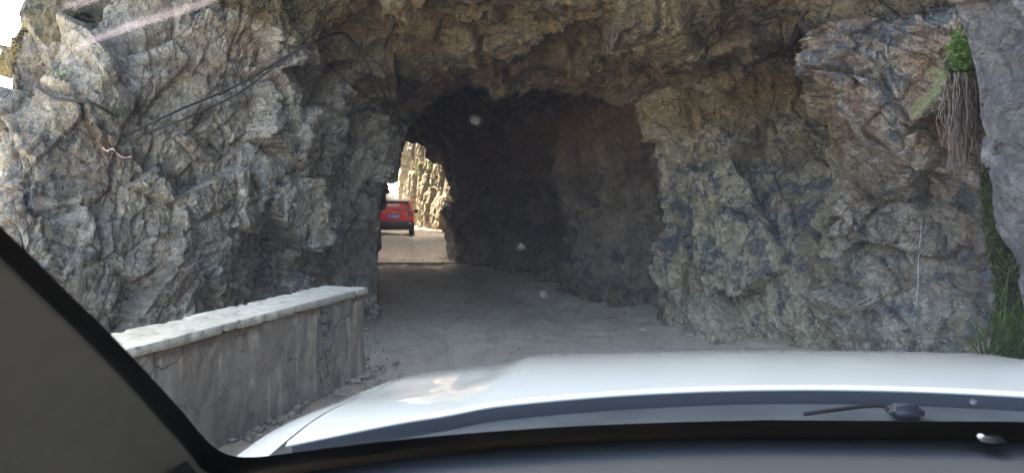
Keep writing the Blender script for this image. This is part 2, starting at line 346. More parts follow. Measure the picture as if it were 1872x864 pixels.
piece('rock_outcrop', 7, 16, 0, 4, M['rock_left'], 'large grey fractured rock outcrop left of the tunnel mouth behind the parapet', 'rock outcrop')
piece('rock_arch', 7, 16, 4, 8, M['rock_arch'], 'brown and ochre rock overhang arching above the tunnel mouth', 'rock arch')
piece('rock_wall', 7, 11, 8, 12, M['rock_alcove'], 'recessed olive stained rock wall right of the tunnel mouth', 'rock wall')
piece('cliff', 11, 16, 8, 12, M['rock_right'], 'blocky layered grey cliff standing forward on the right with ferns on it', 'cliff')

# near buttress, right edge of the view
def patch(name, rows, rc, cc, mat, amp, seed, label, cat, flip=1, attrs=(.5, .5, .5), sizes=(1.25, .5, .2), kind='structure', toward=None, **kw):
    pt = np.array(rows, float); A = cr_matrix([rc] * (pt.shape[0] - 1)); B = cr_matrix([cc] * (pt.shape[1] - 1))
    g = np.einsum('ir,rck,jc->ijk', A, pt, B); n = surf_normals(g, flip)
    if toward is not None and np.sum((np.array(toward) - g) * n) < 0: n = -n
    s = g.shape; f = g.reshape(-1, 3).astype(np.float32)
    d, cv = displace(f, n.reshape(-1, 3).astype(np.float32), amp, seed=seed, sizes=sizes, **kw)
    k = len(f)
    o = np_mesh(name, d, grid_quads(s[0], s[1]), mat, attrs={'cellv': cv, 'ochre': attrs[0] + .1 * vnoise(f, 5), 'dark': attrs[1] + .1 * vnoise(f, 6), 'pale': attrs[2] + .1 * vnoise(f, 8)})
    return tag(o, label, cat, kind=kind)
hs = [(2.0, 'b'), (2.9, 520), (2.7, 430), (2.45, 330), (0, 230), (0, 130), (0, 0), (0, -200), (0, -700)]
edge = [(3.05, 4.5, -.3), (2.95, 4.45, .5)] + [P(x, y, 4.4) for x, y in ((1878, 520), (1845, 430), (1812, 330), (1790, 230), (1783, 130), (1757, 0), (1720, -200))] + [(2.0, 4.6, 6), (1.9, 4.9, 12)]
edge = np.array(edge)
rowsN = [edge + np.array([1.5, 1.3, 0]), edge + np.array([.55, .55, 0]), edge, edge + np.array([.12, -.55, 0]), edge + np.array([.32, -1.5, 0]), edge + np.array([.55, -3, 0]), edge + np.array([1.2, -6, 0]), edge + np.array([1.9, -12, 0])]
patch('rock_buttress', rowsN, 90, 60, M['rock_near'], .24, 41, 'smooth bluish grey rock buttress leaning in at the right edge of the view', 'rock buttress', attrs=(.42, .53, .58), toward=(0, 2, 2), sizes=(1.6, .5, .17))
# sunlit cliff beyond the tunnel
base = [(8, 31), (3, 33.5), (-.6, 35.5), (-2.5, 37.5), (-3.4, 41), (-4.9, 45.5), (-5.9, 50), (-7.5, 54), (-6.8, 60), (0, 72)]
rowsF = [[(x + lean * .3 + ox, y + oy, z) for (z, lean, ox, oy) in ((-.5, 0, 0, 0), (2, .9, 0, 0), (5, 1.8, .2, 0), (9, 4.4, .6, 0), (15, 7, 1, 0), (24, 11, 3, 0))] for (x, y) in base]
patch('far_cliff', rowsF, 50, 55, M['rock_far'], .45, 77, 'sunlit tan cliff beyond the far end of the tunnel', 'cliff', attrs=(.62, .42, .6), toward=(-20, 30, 3), sizes=(2.4, 1.0, .4, .16), tilt=(.12, .2), aniso=(1, 1, .38))
# unseen rock added on the valley side to shade the road beyond the exit
base = [(-9.3, 52), (-8.4, 46), (-7.8, 41), (-7.3, 36), (-7.9, 31), (-10.5, 30), (-12.5, 33), (-14.5, 42), (-12.5, 52), (-9.3, 53)]
rowsS = [[(x * (1 - k) + -11 * k, y * (1 - k) + 41 * k, z) for (z, k) in ((-.5, 0), (4, .01), (9, .03), (15, .10), (19, .4), (20, 1.0))] for (x, y) in base]
patch('shade_spur', rowsS, 24, 24, M['rock_left'], .6, 91, 'unseen grey rock spur added to shade the road past the tunnel', 'rock outcrop', toward=(0, 30, 3), sizes=(3, 1.2, .5))
# far hillside across the gorge
rowsH = [[(-260 + i * 60, 120 + 12 * math.sin(i * 1.7) + j * 34, -14 + (j * 34) * (.42 + .05 * math.sin(i * 2.1))) for j in range(6)] for i in range(9)]
rowsH = [[(x, y, min(z, 30 + 5 * math.sin(x * .03))) for (x, y, z) in r] for r in rowsH]
patch('hillside', rowsH, 14, 14, M['hill'], 2, 15, 'pale sunlit hillside far across the gorge', 'hillside', toward=(0, 0, 200), sizes=(8, 3, 1.2))

# ------------------------------------------------------------------ ground
def ground():
    def ax(lo, hi, st, far):
        a = np.arange(lo, hi, st); r = 1.35
        L = [lo]; s = st
        while L[-1] > -far: s *= r; L.append(L[-1] - s)
        Rr = [hi]; s = st
        while Rr[-1] < far: s *= r; Rr.append(Rr[-1] + s)
        return np.concatenate([L[::-1][:-1], a, Rr])
    xs = ax(-7.5, 6, .035, 2500); ys = ax(3, 50, .06, 2500)
    X, Y = np.meshgrid(xs, ys); p = np.stack([X.ravel(), Y.ravel(), np.zeros(X.size)], 1).astype(np.float32)
    near = sstep(80, 50, np.hypot(p[:, 0], p[:, 1]))
    zz = fbm(p * .8, 4, 5) * .045 + fbm(p * 6, 3, 6) * .012 + np.maximum(fbm(p * 17, 2, 8) - .25, 0) * .03
    # centre line of the wheel tracks
    cl = np.interp(p[:, 1], [0, 8, 12, 20, 37, 60], [.35, .3, -.35, -3.0, -5.4, -12])
    dd = np.abs(np.abs(p[:, 0] - cl) - .8); zz -= .035 * np.exp(-(dd / .25) ** 2)
    zz *= 1 + 1.6 * sstep(17, 22, p[:, 1])
    zz *= near
    wall = np.interp(p[:, 1], [0, 5.6, 6.2, 7, 7.8, 8.6, 9.5, 11, 12.3, 14, 18, 22, 24, 37, 40, 46, 54], [3.8, 3.7, 3.6, 3.25, 2.85, 2.3, 1.75, 1.95, .95, .5, -.5, -1.6, 5, -2.2, -3, -5, -7])
    bank = sstep(-.7, .1, p[:, 0] - wall) * sstep(30, 24, p[:, 1]) + sstep(-1.4, .2, p[:, 0] - wall) * sstep(33, 36, p[:, 1]) * 1.5
    zz += near * bank * (.07 + .05 * fbm(p * 3, 3, 12))
    far = 1 - near; zz -= far * 1.0
    p[:, 2] = zz
    m, N, L, b = new_mat('dusty_gravel'); k = NB(m); b.inputs['Roughness'].default_value = .95; b.inputs['Specular IOR Level'].default_value = .2
    c = k.mix(k.ramp(k.noise(.7, 6), [(.35, 0.0), (.65, 1.0)]), (.40, .35, .29), (.49, .435, .37))
    c = k.mix(k.ramp(k.noise(7, 8, .7), [(.45, 0.0), (.7, .7)]), c, (.33, .285, .235))
    c = k.mix(k.ramp(k.noise(55, 6, .7), [(.35, 0.0), (.75, 1.0)]), k.mix(1.0, c, (.84, .84, .84), 'MULTIPLY'), k.mix(1.0, c, (1.22, 1.2, 1.2), 'MULTIPLY'))
    c = k.mix(k.math('MULTIPLY', k.attr('track'), k.ramp(k.noise(2.2, 5), [(.35, .2), (.6, .9)])), c, (.56, .51, .445))
    c = k.mix(k.ramp(k.noise(1.1, 7, .7, .4, stretch=(2.2, .7, 1)), [(.52, 0.0), (.62, .45)]), c, (.25, .215, .18))
    c = k.mix(k.attr('coarse_shade'), c, k.mix(k.ramp(k.noise(6, 9, .8), [(.42, 0.0), (.58, 1.0)]), (.065, .055, .045), (.17, .145, .12)))  # coarser gravel, darkened further to paint the shade past the exit
    L.new(c, b.inputs['Base Color']); L.new(k.bump(k.math('ADD', k.noise(30, 8, .7), k.noise(120, 4, .6)), .35, .015), b.inputs['Normal'])
    o = np_mesh('road', p, grid_quads(len(ys), len(xs)), m, attrs={'track': np.exp(-(dd / .3) ** 2) * .6, 'coarse_shade': sstep(16, 25, p[:, 1] + vnoise(p * .9, 77)) * sstep(37, 32, p[:, 1]) * .9}); tag(o, 'dusty unpaved gravel road running through the tunnel', 'road', kind='structure')
ground()

# ------------------------------------------------------------------ surveying the built rock: where a bearing meets it
bpy.context.view_layer.update()
DG = bpy.context.evaluated_depsgraph_get()
def hit(px, py, want=None):
    o = Vector((0, 0, H)); d = Vector(((px - CX) / F, 1, (HY - py) / F)).normalized(); st = o
    for _ in range(6):
        ok, loc, nrm, idx, ob, mx = scene.ray_cast(DG, st, d)
        if not ok: return None, None
        if want is None or ob.name in want:
            return loc, (nrm if nrm.dot(d) < 0 else -nrm)
        st = loc + d * .02
    return None, None
def blades(n, base_fn, length, width, droop, spread, seed, seg=6):
    rr = random.Random(seed); V = []; Q = []
    for _ in range(n):
        b, up = base_fn(rr); az = rr.uniform(0, 2 * math.pi); l = length * rr.uniform(.55, 1.15); wd = width * rr.uniform(.7, 1.2)
        out = Vector((math.cos(az), math.sin(az), 0)); dirv = (up + out * spread * rr.uniform(.2, 1)).normalized(); side = dirv.cross(Vector((0, 0, 1)))
        side = (side if side.length > .05 else Vector((1, 0, 0))).normalized(); p = b.copy(); i0 = len(V)
        for k in range(seg + 1):
            t = k / seg; w_ = wd * (1 - t ** 1.6) + .0004
            V.append(p - side * w_); V.append(p + side * w_)
            dirv = (dirv + Vector((0, 0, -droop / seg * (.4 + 1.4 * t)))).normalized(); p = p + dirv * (l / seg)
            if k < seg: Q.append((i0 + 2 * k, i0 + 2 * k + 1, i0 + 2 * k + 3, i0 + 2 * k + 2))
    return np.array([tuple(v) for v in V]), np.array(Q)
def leaf_cloud(points, size, seed, flat=.6):
    rr = random.Random(seed); V = []; Q = []
    for p in points:
        a = Vector((rr.gauss(0, 1), rr.gauss(0, 1), rr.gauss(0, 1) * flat)).normalized(); b = a.cross(Vector((rr.gauss(0, 1), rr.gauss(0, 1), rr.gauss(0, 1)))).normalized()
        s_ = size * rr.uniform(.5, 1.4); c = Vector(p); i = len(V)
        V += [c - a * s_, c + b * s_ * .38, c + a * s_, c - b * s_ * .38]; Q.append((i, i + 1, i + 2, i + 3))
    return np.array([tuple(v) for v in V]), np.array(Q)
def leaf_mat(name, c1, c2):
    m, N, L, b = new_mat(name); k = NB(m); b.inputs['Roughness'].default_value = .6
    L.new(k.mix(k.ramp(k.noise(14, 3), [(.35, 0.0), (.65, 1.0)]), c1, c2), b.inputs['Base Color'])
    tr = N.new('ShaderNodeBsdfTranslucent'); tr.inputs[0].default_value = (*c2, 1); ms = N.new('ShaderNodeMixShader'); ms.inputs[0].default_value = .3
    L.new(b.outputs[0], ms.inputs[1]); L.new(tr.outputs[0], ms.inputs[2]); L.new(ms.outputs[0], N['Material Output'].inputs[0]); return m
M['grass'] = leaf_mat('grass_blade', (.03, .085, .015), (.08, .16, .03))
M['fern'] = leaf_mat('fern_leaf', (.20, .27, .12), (.34, .42, .22))
M['bush'] = leaf_mat('bright_leaf', (.05, .15, .02), (.12, .26, .04))
M['dryleaf'] = leaf_mat('yellow_leaf', (.28, .26, .08), (.40, .34, .14))
M['moss'] = leaf_mat('moss', (.03, .055, .015), (.10, .15, .035))
M['root'] = simple('root_bark', (.20, .17, .16), .9, noise=.4, nscale=30)
M['cable'] = simple('black_cable', (.02, .02, .024), .5)
M['twig'] = simple('dry_twig', (.26, .19, .12), .9)
M['rope'] = simple('pink_string', (.75, .62, .62), .8)

# ------------------------------------------------------------------ parapet
def parapet():
    root = empty('parapet', (-1.5, 6, 0)); tag(root, 'low grey plastered parapet wall with a white coping along the left road edge', 'parapet wall')
    ys = np.linspace(-4, 7.12, 560); ux, uy = .212, .977
    def sweep(name, prof, mat, amp, seed, chip=0.0, y1=7.12):
        prof = np.array(prof); L = []
        for i in range(len(prof)):                   # resample the closed profile
            a, b = prof[i], prof[(i + 1) % len(prof)]; n = max(2, int(np.linalg.norm(b - a) / .022))
            L += [a + (b - a) * k / n for k in range(n)]
        L = np.array(L); K = len(L); yy = np.linspace(-4, y1, 560); cen = L.mean(0); V = []
        for j, y in enumerate(yy): V.append(np.c_[L, np.full(K, y)])
        for s_ in (.97, .8, .55, .3, .05): V.append(np.c_[cen + (L - cen) * s_, np.full(K, y1 + (.0 if s_ > .9 else .002))])
        V = np.array(V); n = V.shape[0]; f = V.reshape(-1, 3)        # columns: offset from inner face (to the left), z, y
        x = -1.30 - .217 * (7.1 - f[:, 2]) - f[:, 0] / uy * .95; W = np.stack([x, f[:, 2] + f[:, 0] * .3, f[:, 1]], 1).astype(np.float32)
        nz = fbm(W * 2.2, 4, seed) * amp + fbm(W * 11, 4, seed + 3) * amp * .5
        out = np.stack([L[:, 0] - cen[0], L[:, 1] - cen[1]], 1); out = np.sign(out) * (np.abs(out) > np.abs(out).max(0) * .9)
        out = np.tile(out, (n, 1)); W[:, 0] -= out[:, 0] * nz; W[:, 2] += out[:, 1] * nz * .6
        if chip:
            c = np.maximum(vnoise(W * np.array([17, 17, 17], np.float32), seed + 9) + .4 * vnoise(W * 50, seed + 10) - .1, 0) * chip; W[:, 0] += out[:, 0] * c; W[:, 2] -= out[:, 1] * c * .35
        i = np.arange(n - 1)[:, None] * K + np.arange(K)[None]; i2 = np.arange(n - 1)[:, None] * K + (np.arange(K)[None] + 1) % K
        Q = np.stack([i, i2, i2 + K, i + K], -1).reshape(-1, 4)
        W -= np.array([-1.5, 6, 0], np.float32)
        return np_mesh(name, W, Q, mat, root, smooth=True)
    m, N, L_, b = new_mat('weathered_plaster'); k = NB(m); b.inputs['Roughness'].default_value = .9; b.inputs['Specular IOR Level'].default_value = .25
    c = k.mix(k.ramp(k.noise(1.7, 8, .65), [(.35, 0.0), (.65, 1.0)]), (.25, .24, .225), (.36, .34, .315))
    st = k.math('MULTIPLY', k.ramp(k.noise(1.0, 7, .65, .2, stretch=(9, 9, .8)), [(.49, 0.0), (.54, 1.0)]), k.ramp(k.noise(1.4, 4), [(.40, 0.0), (.50, 1.0)])); c = k.mix(st, c, (.50, .46, .40))
    st2 = k.noise(1.0, 8, .7, .4, stretch=(2.2, 2.2, 1.0)); c = k.mix(k.ramp(st2, [(.49, 0.0), (.54, .6)]), c, (.14, .145, .16))
    sep = N.new('ShaderNodeSeparateXYZ'); L_.new(k.tc.outputs['Object'], sep.inputs[0]); rim = k.math('ADD', k.math('MULTIPLY', sep.outputs[2], 3.0), k.noise(5, 9, .8)); c = k.mix(k.ramp(k.math('SUBTRACT', rim, 1.75), [(.70, 0.0), (.80, .9)]), c, (.17, .13, .095))
    c = k.mix(k.ramp(k.noise(3.0, 9, .75, .8), [(.54, 0.0), (.58, .7)]), c, (.30, .26, .215))
    def cracks(sc, th):
        v = N.new('ShaderNodeTexVoronoi'); v.feature = 'DISTANCE_TO_EDGE'; v.inputs['Scale'].default_value = sc
        va = N.new('ShaderNodeVectorMath'); va.operation = 'ADD'; nn = N.new('ShaderNodeTexNoise'); nn.inputs['Scale'].default_value = 2.2; nn.inputs['Detail'].default_value = 6
        L_.new(k.tc.outputs['Object'], nn.inputs['Vector']); L_.new(k.tc.outputs['Object'], va.inputs[0]); L_.new(nn.outputs['Color'], va.inputs[1]); L_.new(va.outputs[0], v.inputs['Vector'])
        return k.ramp(v.outputs['Distance'], [(0.0, 1.0), (th, 0.0)])
    ck = k.math('MULTIPLY', cracks(1.0, .012), k.ramp(k.noise(1.3, 3), [(.42, 0.0), (.48, 1.0)])); c = k.mix(k.math('MULTIPLY', ck, .85), c, (.03, .03, .03))
    c = k.mix(k.ramp(k.noise(40, 6, .7), [(.3, 0.0), (.7, 1.0)]), k.mix(1.0, c, (.85, .85, .85), 'MULTIPLY'), k.mix(1.0, c, (1.12, 1.12, 1.12), 'MULTIPLY'))
    L_.new(c, b.inputs['Base Color'])
    n1 = k.bump(k.math('ADD', k.noise(5, 9, .7), k.math('MULTIPLY', k.ramp(k.noise(3.5, 9, .75, 1.5), [(.54, 0.0), (.58, 1.0)]), -.3)), .7, .03)
    L_.new(k.bump(k.math('SUBTRACT', 1.0, ck), .8, .01, n1), b.inputs['Normal'])
    sweep('wall', [(0, -.25), (.012, .705), (.40, .705), (.42, -.25)], m, .03, 120)
    m2, N, L_, b = new_mat('white_coping'); k = NB(m2); b.inputs['Roughness'].default_value = .8
    c = k.mix(k.ramp(k.noise(2.3, 8, .7), [(.4, 0.0), (.6, 1.0)]), (.42, .42, .37), (.60, .60, .54)); c = k.mix(k.ramp(k.noise(9, 9, .78, .5), [(.50, 0.0), (.60, .8)]), c, (.30, .29, .25))
    L_.new(c, b.inputs['Base Color']); L_.new(k.bump(k.noise(8, 9, .7), .6, .02), b.inputs['Normal'])
    sweep('coping', [(-.012, .708), (-.008, .758), (.415, .762), (.42, .708)], m2, .010, 140, chip=.03, y1=7.135)
parapet()

# ------------------------------------------------------------------ loose stones and the pale strip across the road
def gravel():
    ico = bmesh.new(); bmesh.ops.create_icosphere(ico, subdivisions=1, radius=1); bv = np.array([v.co[:] for v in ico.verts]); bf = np.array([[v.index for v in f.verts] for f in ico.faces]); ico.free()
    wl = lambda y: float(np.interp(y, [0, 5.6, 6.2, 7, 7.8, 8.6, 9.5, 11, 12.3, 14, 18, 22, 24, 37, 40, 46, 54], [3.8, 3.7, 3.6, 3.25, 2.85, 2.3, 1.75, 1.95, .95, .5, -.5, -1.6, -1.2, -2.2, -3, -5, -7]))
    ll = lambda y: float(np.interp(y, [0, 4, 7.1, 11, 14, 22, 37, 54], [-2.7, -1.95, -1.3, -2.0, -3.0, -5, -8.5, -13]))
    V = []; T = []
    for i in range(4200):
        edge_ = random.random() < .82; y = 5 + 45 * random.random() ** 1.7; a, b_ = ll(y), wl(y)
        x = (b_ - abs(random.gauss(0, .22)) + .05 if random.random() < .75 else a + abs(random.gauss(0, .18))) if edge_ else random.uniform(a, b_)
        r = random.uniform(.005, .013) * (1 + (random.random() ** 6) * (3.0 if edge_ else .3)) * (1 + y * .02)
        s = np.array([random.uniform(.7, 1.4), random.uniform(.7, 1.4), random.uniform(.4, .9)]) * r
        th = random.random() * 6.28; q = bv * (1 + .25 * np.random.RandomState(i).randn(len(bv), 1)) * s
        q = np.c_[q[:, 0] * math.cos(th) - q[:, 1] * math.sin(th), q[:, 0] * math.sin(th) + q[:, 1] * math.cos(th), q[:, 2]] + (x, y, .03 if edge_ else .012)
        T.append(bf + len(V) * len(bv)); V.append(q)
    o = np_mesh('gravel', np.concatenate(V), np.concatenate(T), simple('loose_stone', (.27, .245, .215), .95, noise=.45, nscale=9), smooth=False)
    tag(o, 'loose stones and gravel scattered over the dirt road', 'gravel', kind='stuff')
gravel()
def crossband():
    bm = bmesh.new(); box(bm, (-2.75, 20.4, -.02), (2.6, .30, .09), .02)
    tag(bm_obj('road_band', bm, simple('pale_band', (.50, .46, .40), .9, noise=.4, nscale=8, bump=.4)), 'pale strip crossing the road at the far end of the tunnel', 'road joint', kind='structure')
crossband()

# ------------------------------------------------------------------ the car the photograph is taken from
CA = R(7); OFF = .37; ROLL = R(1.5)
ego = empty('white_car', ((OFF + .03) * math.cos(CA), -(OFF + .03) * math.sin(CA), OFF * math.sin(ROLL)), -CA); ego.rotation_euler = (0, -ROLL, -CA)
EMI = (Matrix.Translation(ego.location) @ ego.rotation_euler.to_matrix().to_4x4()).inverted()
tag(ego, 'white car in the foreground seen from inside over its bonnet, dashboard and windscreen pillar', 'car')
def to_car(p): return np.array((EMI @ Vector(p))[:])
def ray_at(px, py, d): return to_car(((px - CX) / F * d, d, H - (py - HY) / F * d))
M['white_paint'] = simple('white_car_paint', (.76, .87, .93), .3, coat=1.0, noise=.035, nscale=5)
M['black_plastic'] = simple('black_plastic', (.012, .013, .016), .55)
M['cowl'] = simple('grey_plastic', (.06, .08, .10), .4, noise=.25, nscale=9)
M['dash'] = simple('dashboard_plastic', (.06, .072, .088), .6, noise=.10, nscale=3, bump=.15)
M['trim'] = simple('pillar_trim', (.21, .205, .195), .85, noise=.05, nscale=40)
M['tyre'] = simple('tyre_rubber', (.02, .02, .02), .85); M['rim'] = simple('wheel_alloy', (.5, .5, .52), .3, .9)
M['dark_glass'] = simple('tinted_glass', (.02, .025, .03), .05, coat=1)
def hz(xc, yc):
    t = yc - 1.54; ax = abs(xc) / 1.1; ts = float(sstep(-.15, .35, np.array(t)))
    z = 1.150 - .009 * t - .105 * max(t, -.3) ** 2 - (.9 * (t - .98) ** 2 if t > .98 else 0)
    z -= .012 * (ax / .6) ** 2
    z -= (.026 * float(sstep(.52, .63, np.array(ax)))) * (.25 + .75 * ts)
    z -= .014 * float(sstep(.62, .85, np.array(ax))) * (.5 + .5 * ts)
    if ax > .82: z -= 2.2 * (ax - .82) ** 2
    return z
def rear_y(xc): return 1.55 - .25 * (xc / .92) ** 2
def grid_obj(name, fn, us, vs, mat, parent, thick=0.0, smooth=True):
    V = np.array([fn(u, v) for v in vs for u in us]); o = np_mesh(name, V, grid_quads(len(vs), len(us)), mat, parent, smooth)
    if thick:
        md = o.modifiers.new('solid', 'SOLIDIFY'); md.thickness = thick; md.offset = -1
    return o
def hood_fn(u, v):
    xc = u; yr = rear_y(xc); yf = 2.62 - .28 * (abs(xc) / .92) ** 2.2
    if v < 0: return (xc, yr + .004 + .012 * (-v) * .5, hz(xc, yr) - .034 * (-v) - .004)      # rear flange
    y = yr + (yf - yr) * min(v, 1.0); z = hz(xc, y)
    if v < .012: z -= .004
    if v > 1: y += .10 * math.sin((v - 1) * math.pi / 2); z -= .20 * (1 - math.cos((v - 1) * math.pi / 2))
    return (xc, y, z)
us = np.linspace(-.918, .918, 130); vsn = np.concatenate([[-.12, 0, .006], np.linspace(.012, 1, 90), np.linspace(1.05, 2, 14)])
grid_obj('bonnet', hood_fn, us, vsn, M['white_paint'], ego)
grid_obj('reflection_strip', lambda u, v: (u, rear_y(u) + .006 + .004 * v, hz(u, rear_y(u)) - .007 - .034 * v), np.linspace(-.91, .91, 60), np.linspace(0, 1, 4), simple('reflection_paint', (.07, .09, .12), .5), ego)  # added dark strip, paints a blue grey reflection below the bonnet edge
for sgn in (-1, 1):
    def fen(u, v, sgn=sgn):
        yr = 1.06 if u < .86 else 1.0
        y = yr + (2.34 - yr) * v - .1 * max(0, v - .9); ax = .923 + min(u, 1) * .09
        z = hz(ax, y) if u <= 1 else hz(1.013, y) - (u - 1) * .33
        return (sgn * (ax + (0.012 * math.sin(min(u - 1, 1) * math.pi) if u > 1 else 0)), y, z)
    grid_obj('fender', fen, np.concatenate([np.linspace(0, 1, 22), np.linspace(1.05, 2, 12)]), np.linspace(0, 1, 60), M['white_paint'], ego)
# cowl between bonnet and glass
def glass_y(xc, z): return 1.25 - .22 * (xc / .88) ** 2 - 1.76 * (z - 1.14)
def cowl_fn(u, v):
    yg = glass_y(u, 1.135); yr = rear_y(u) - .012; z0 = 1.138 - .03 * (u / .83) ** 2; z1 = hz(u, rear_y(u)) - .028
    return (u, yg + (yr - yg) * v, z0 + (z1 - z0) * v - .008 * math.sin(math.pi * v))
cowl = grid_obj('cowl', cowl_fn, np.linspace(-.91, .91, 60), np.linspace(0, 1, 10), M['cowl'], ego)
# wiper: arm and blade and pivot on the right half of the cowl
def arm(pts, rad, name, par, mat=M['black_plastic']):
    V, Q = tube_arrays(crspline(pts, 8), rad, 8); return np_mesh(name, V, Q, mat, par)
wp = empty('wiper'); wp.parent = ego
arm([ray_at(x, y, d) for x, y, d in ((1470, 756, 1.345), (1515, 750, 1.35), (1560, 744, 1.36), (1595, 741, 1.365), (1617, 742, 1.365), (1623, 750, 1.36))], .0035, 'wiper_arm', wp)
bm = bmesh.new(); c = ray_at(1655, 752, 1.375); box(bm, c, (.055, .04, .026), .009); bm_obj('wiper_pivot', bm, simple('pivot_cap', (.015, .025, .045), .6), wp, True)
arm([(-.70, glass_y(-.70, 1.135) + .03, 1.128), (-.35, glass_y(-.35, 1.135) + .03, 1.14), (.0, glass_y(0, 1.135) + .035, 1.146), (.1, glass_y(0, 1.135) + .04, 1.144)], .004, 'wiper_blade', wp)
# windscreen
def gm():
    m = bpy.data.materials.new('windscreen_glass'); m.use_nodes = True; N = m.node_tree.nodes; L = m.node_tree.links; N.remove(N['Principled BSDF'])
    t = N.new('ShaderNodeBsdfTransparent'); t.inputs[0].default_value = (.93, .955, .95, 1); g = N.new('ShaderNodeBsdfGlossy'); g.inputs['Roughness'].default_value = .01
    fr = N.new('ShaderNodeFresnel'); fr.inputs[0].default_value = 1.25; ms = N.new('ShaderNodeMixShader'); L.new(fr.outputs[0], ms.inputs[0]); L.new(t.outputs[0], ms.inputs[1]); L.new(g.outputs[0], ms.inputs[2])
    tl = N.new('ShaderNodeBsdfTranslucent'); tl.inputs[0].default_value = (.55, .62, .85, 1); m2 = N.new('ShaderNodeMixShader'); m2.inputs[0].default_value = VEIL
    L.new(ms.outputs[0], m2.inputs[1]); L.new(tl.outputs[0], m2.inputs[2]); L.new(m2.outputs[0], N['Material Output'].inputs[0]); return m
VEIL = .0065  # bluish veil mixed into the glass to imitate windscreen glare
def edge_x(z): return .93 - .30 * (z - 1.14)
ws = grid_obj('windscreen', lambda u, v: (u * edge_x(v), glass_y(u * edge_x(v), v), v), np.linspace(-1, 1, 40), np.linspace(1.135, 1.68, 24), gm(), ego)
def on_glass(px, py, off=0.0):
    lo, hi = .2, 2.5
    for _ in range(40):
        d = (lo + hi) / 2; q = ray_at(px, py, d)
        if q[1] > glass_y(q[0], q[2]) - off: hi = d
        else: lo = d
    return ray_at(px, py, lo)
inner = [(-60, 352), (0, 412), (60, 470), (130, 540), (200, 608), (270, 682), (330, 748), (368, 793), (392, 817), (425, 832), (470, 834), (540, 826), (640, 813), (800, 796), (1000, 781), (1200, 772), (1400, 767)]
outer = [(-98, 368), (-38, 428), (30, 496), (105, 568), (177, 638), (247, 712), (304, 776), (342, 818), (368, 852), (420, 880), (480, 866), (560, 852), (650, 840), (810, 820), (1010, 805), (1200, 796), (1400, 792)]
gi = [on_glass(*p, .006) for p in inner]; go = [on_glass(*p, .008) for p in outer]
gi = list(crspline(gi, 6)); go = list(crspline(go, 6))
zr = gi[0][2]
mir = lambda p: np.array([-p[0], p[1], p[2]])
shift0 = gi[-1][0]
gi = [p for p in gi if p[0] < -.01]; go = go[:len(gi)]
GI = gi + [mir(p) for p in gi[::-1]]; GO = go + [mir(p) for p in go[::-1]]
V = []; n = len(GI)
for a, b in zip(GI, GO): V += [a, (a + b) / 2 + np.array([0, -.004, .002]), b, b + np.array([0, .01, -.012])]
seal = np_mesh('windscreen_seal', np.array(V), grid_quads(n, 4), M['black_plastic'], ego)
# pillar trims, dashboard
for sgn in (-1, 1):
    E = [p for p in go if True][:54]
    rows = []
    for i, p in enumerate(E):
        o1 = np.array([.004, -.006, .0]); r_ = []
        f = i / (len(E) - 1)
        for t in np.linspace(0, 1, 10):
            r_.append(p + o1 * (1 - t) + np.array([-.26 * t - .06 * t * t, -.55 * t, -.10 * t]) + np.array([.03, -.01, 0]) * math.sin(math.pi * min(1, t * 1.3)) * .5)
        rows.append(r_)
    top = rows[0]; ext = []
    for k in range(8, 0, -1): ext.append([q + np.array([.03 * k, -.105 * k, .03 * k]) for q in top])
    rows = np.array(ext + rows)
    if sgn > 0: rows = rows * np.array([-1, 1, 1])
    np_mesh('pillar_trim', rows.reshape(-1, 3), grid_quads(rows.shape[0], 10), M['trim'], ego)
dr = []
k0 = 44
DL = go[k0:]; DLm = DL + [mir(p) for p in DL[::-1]]
for p in DLm:
    r_ = []
    for t in np.linspace(0, 1, 16):
        y = p[1] - .010 - (p[1] - .58) * t; z = p[2] - .004 - .018 * t - .02 * t * t - (.20 * max(0, t - .75) ** 1.2 * 4)
        r_.append((p[0] * (1 - .02 * t), y, z))
    dr.append(r_)
dr = np.array(dr); dash = np_mesh('dashboard', dr.reshape(-1, 3), grid_quads(dr.shape[0], 16), M['dash'], ego)
bm = bmesh.new(); c = ray_at(1793, 797, 1.06); bmesh.ops.create_uvsphere(bm, u_segments=16, v_segments=10, radius=.005)
for v in bm.verts: v.co = Vector((v.co.x, v.co.y, v.co.z * .8)) + Vector(c)
bm_obj('light_sensor', bm, simple('sensor_dome', (.75, .78, .82), .15, coat=1), dash, True)
bm = bmesh.new(); box(bm, c + np.array([.012, 0, -.004]), (.032, .03, .010), .004); bm_obj('sensor_base', bm, M['black_plastic'], dash, True)
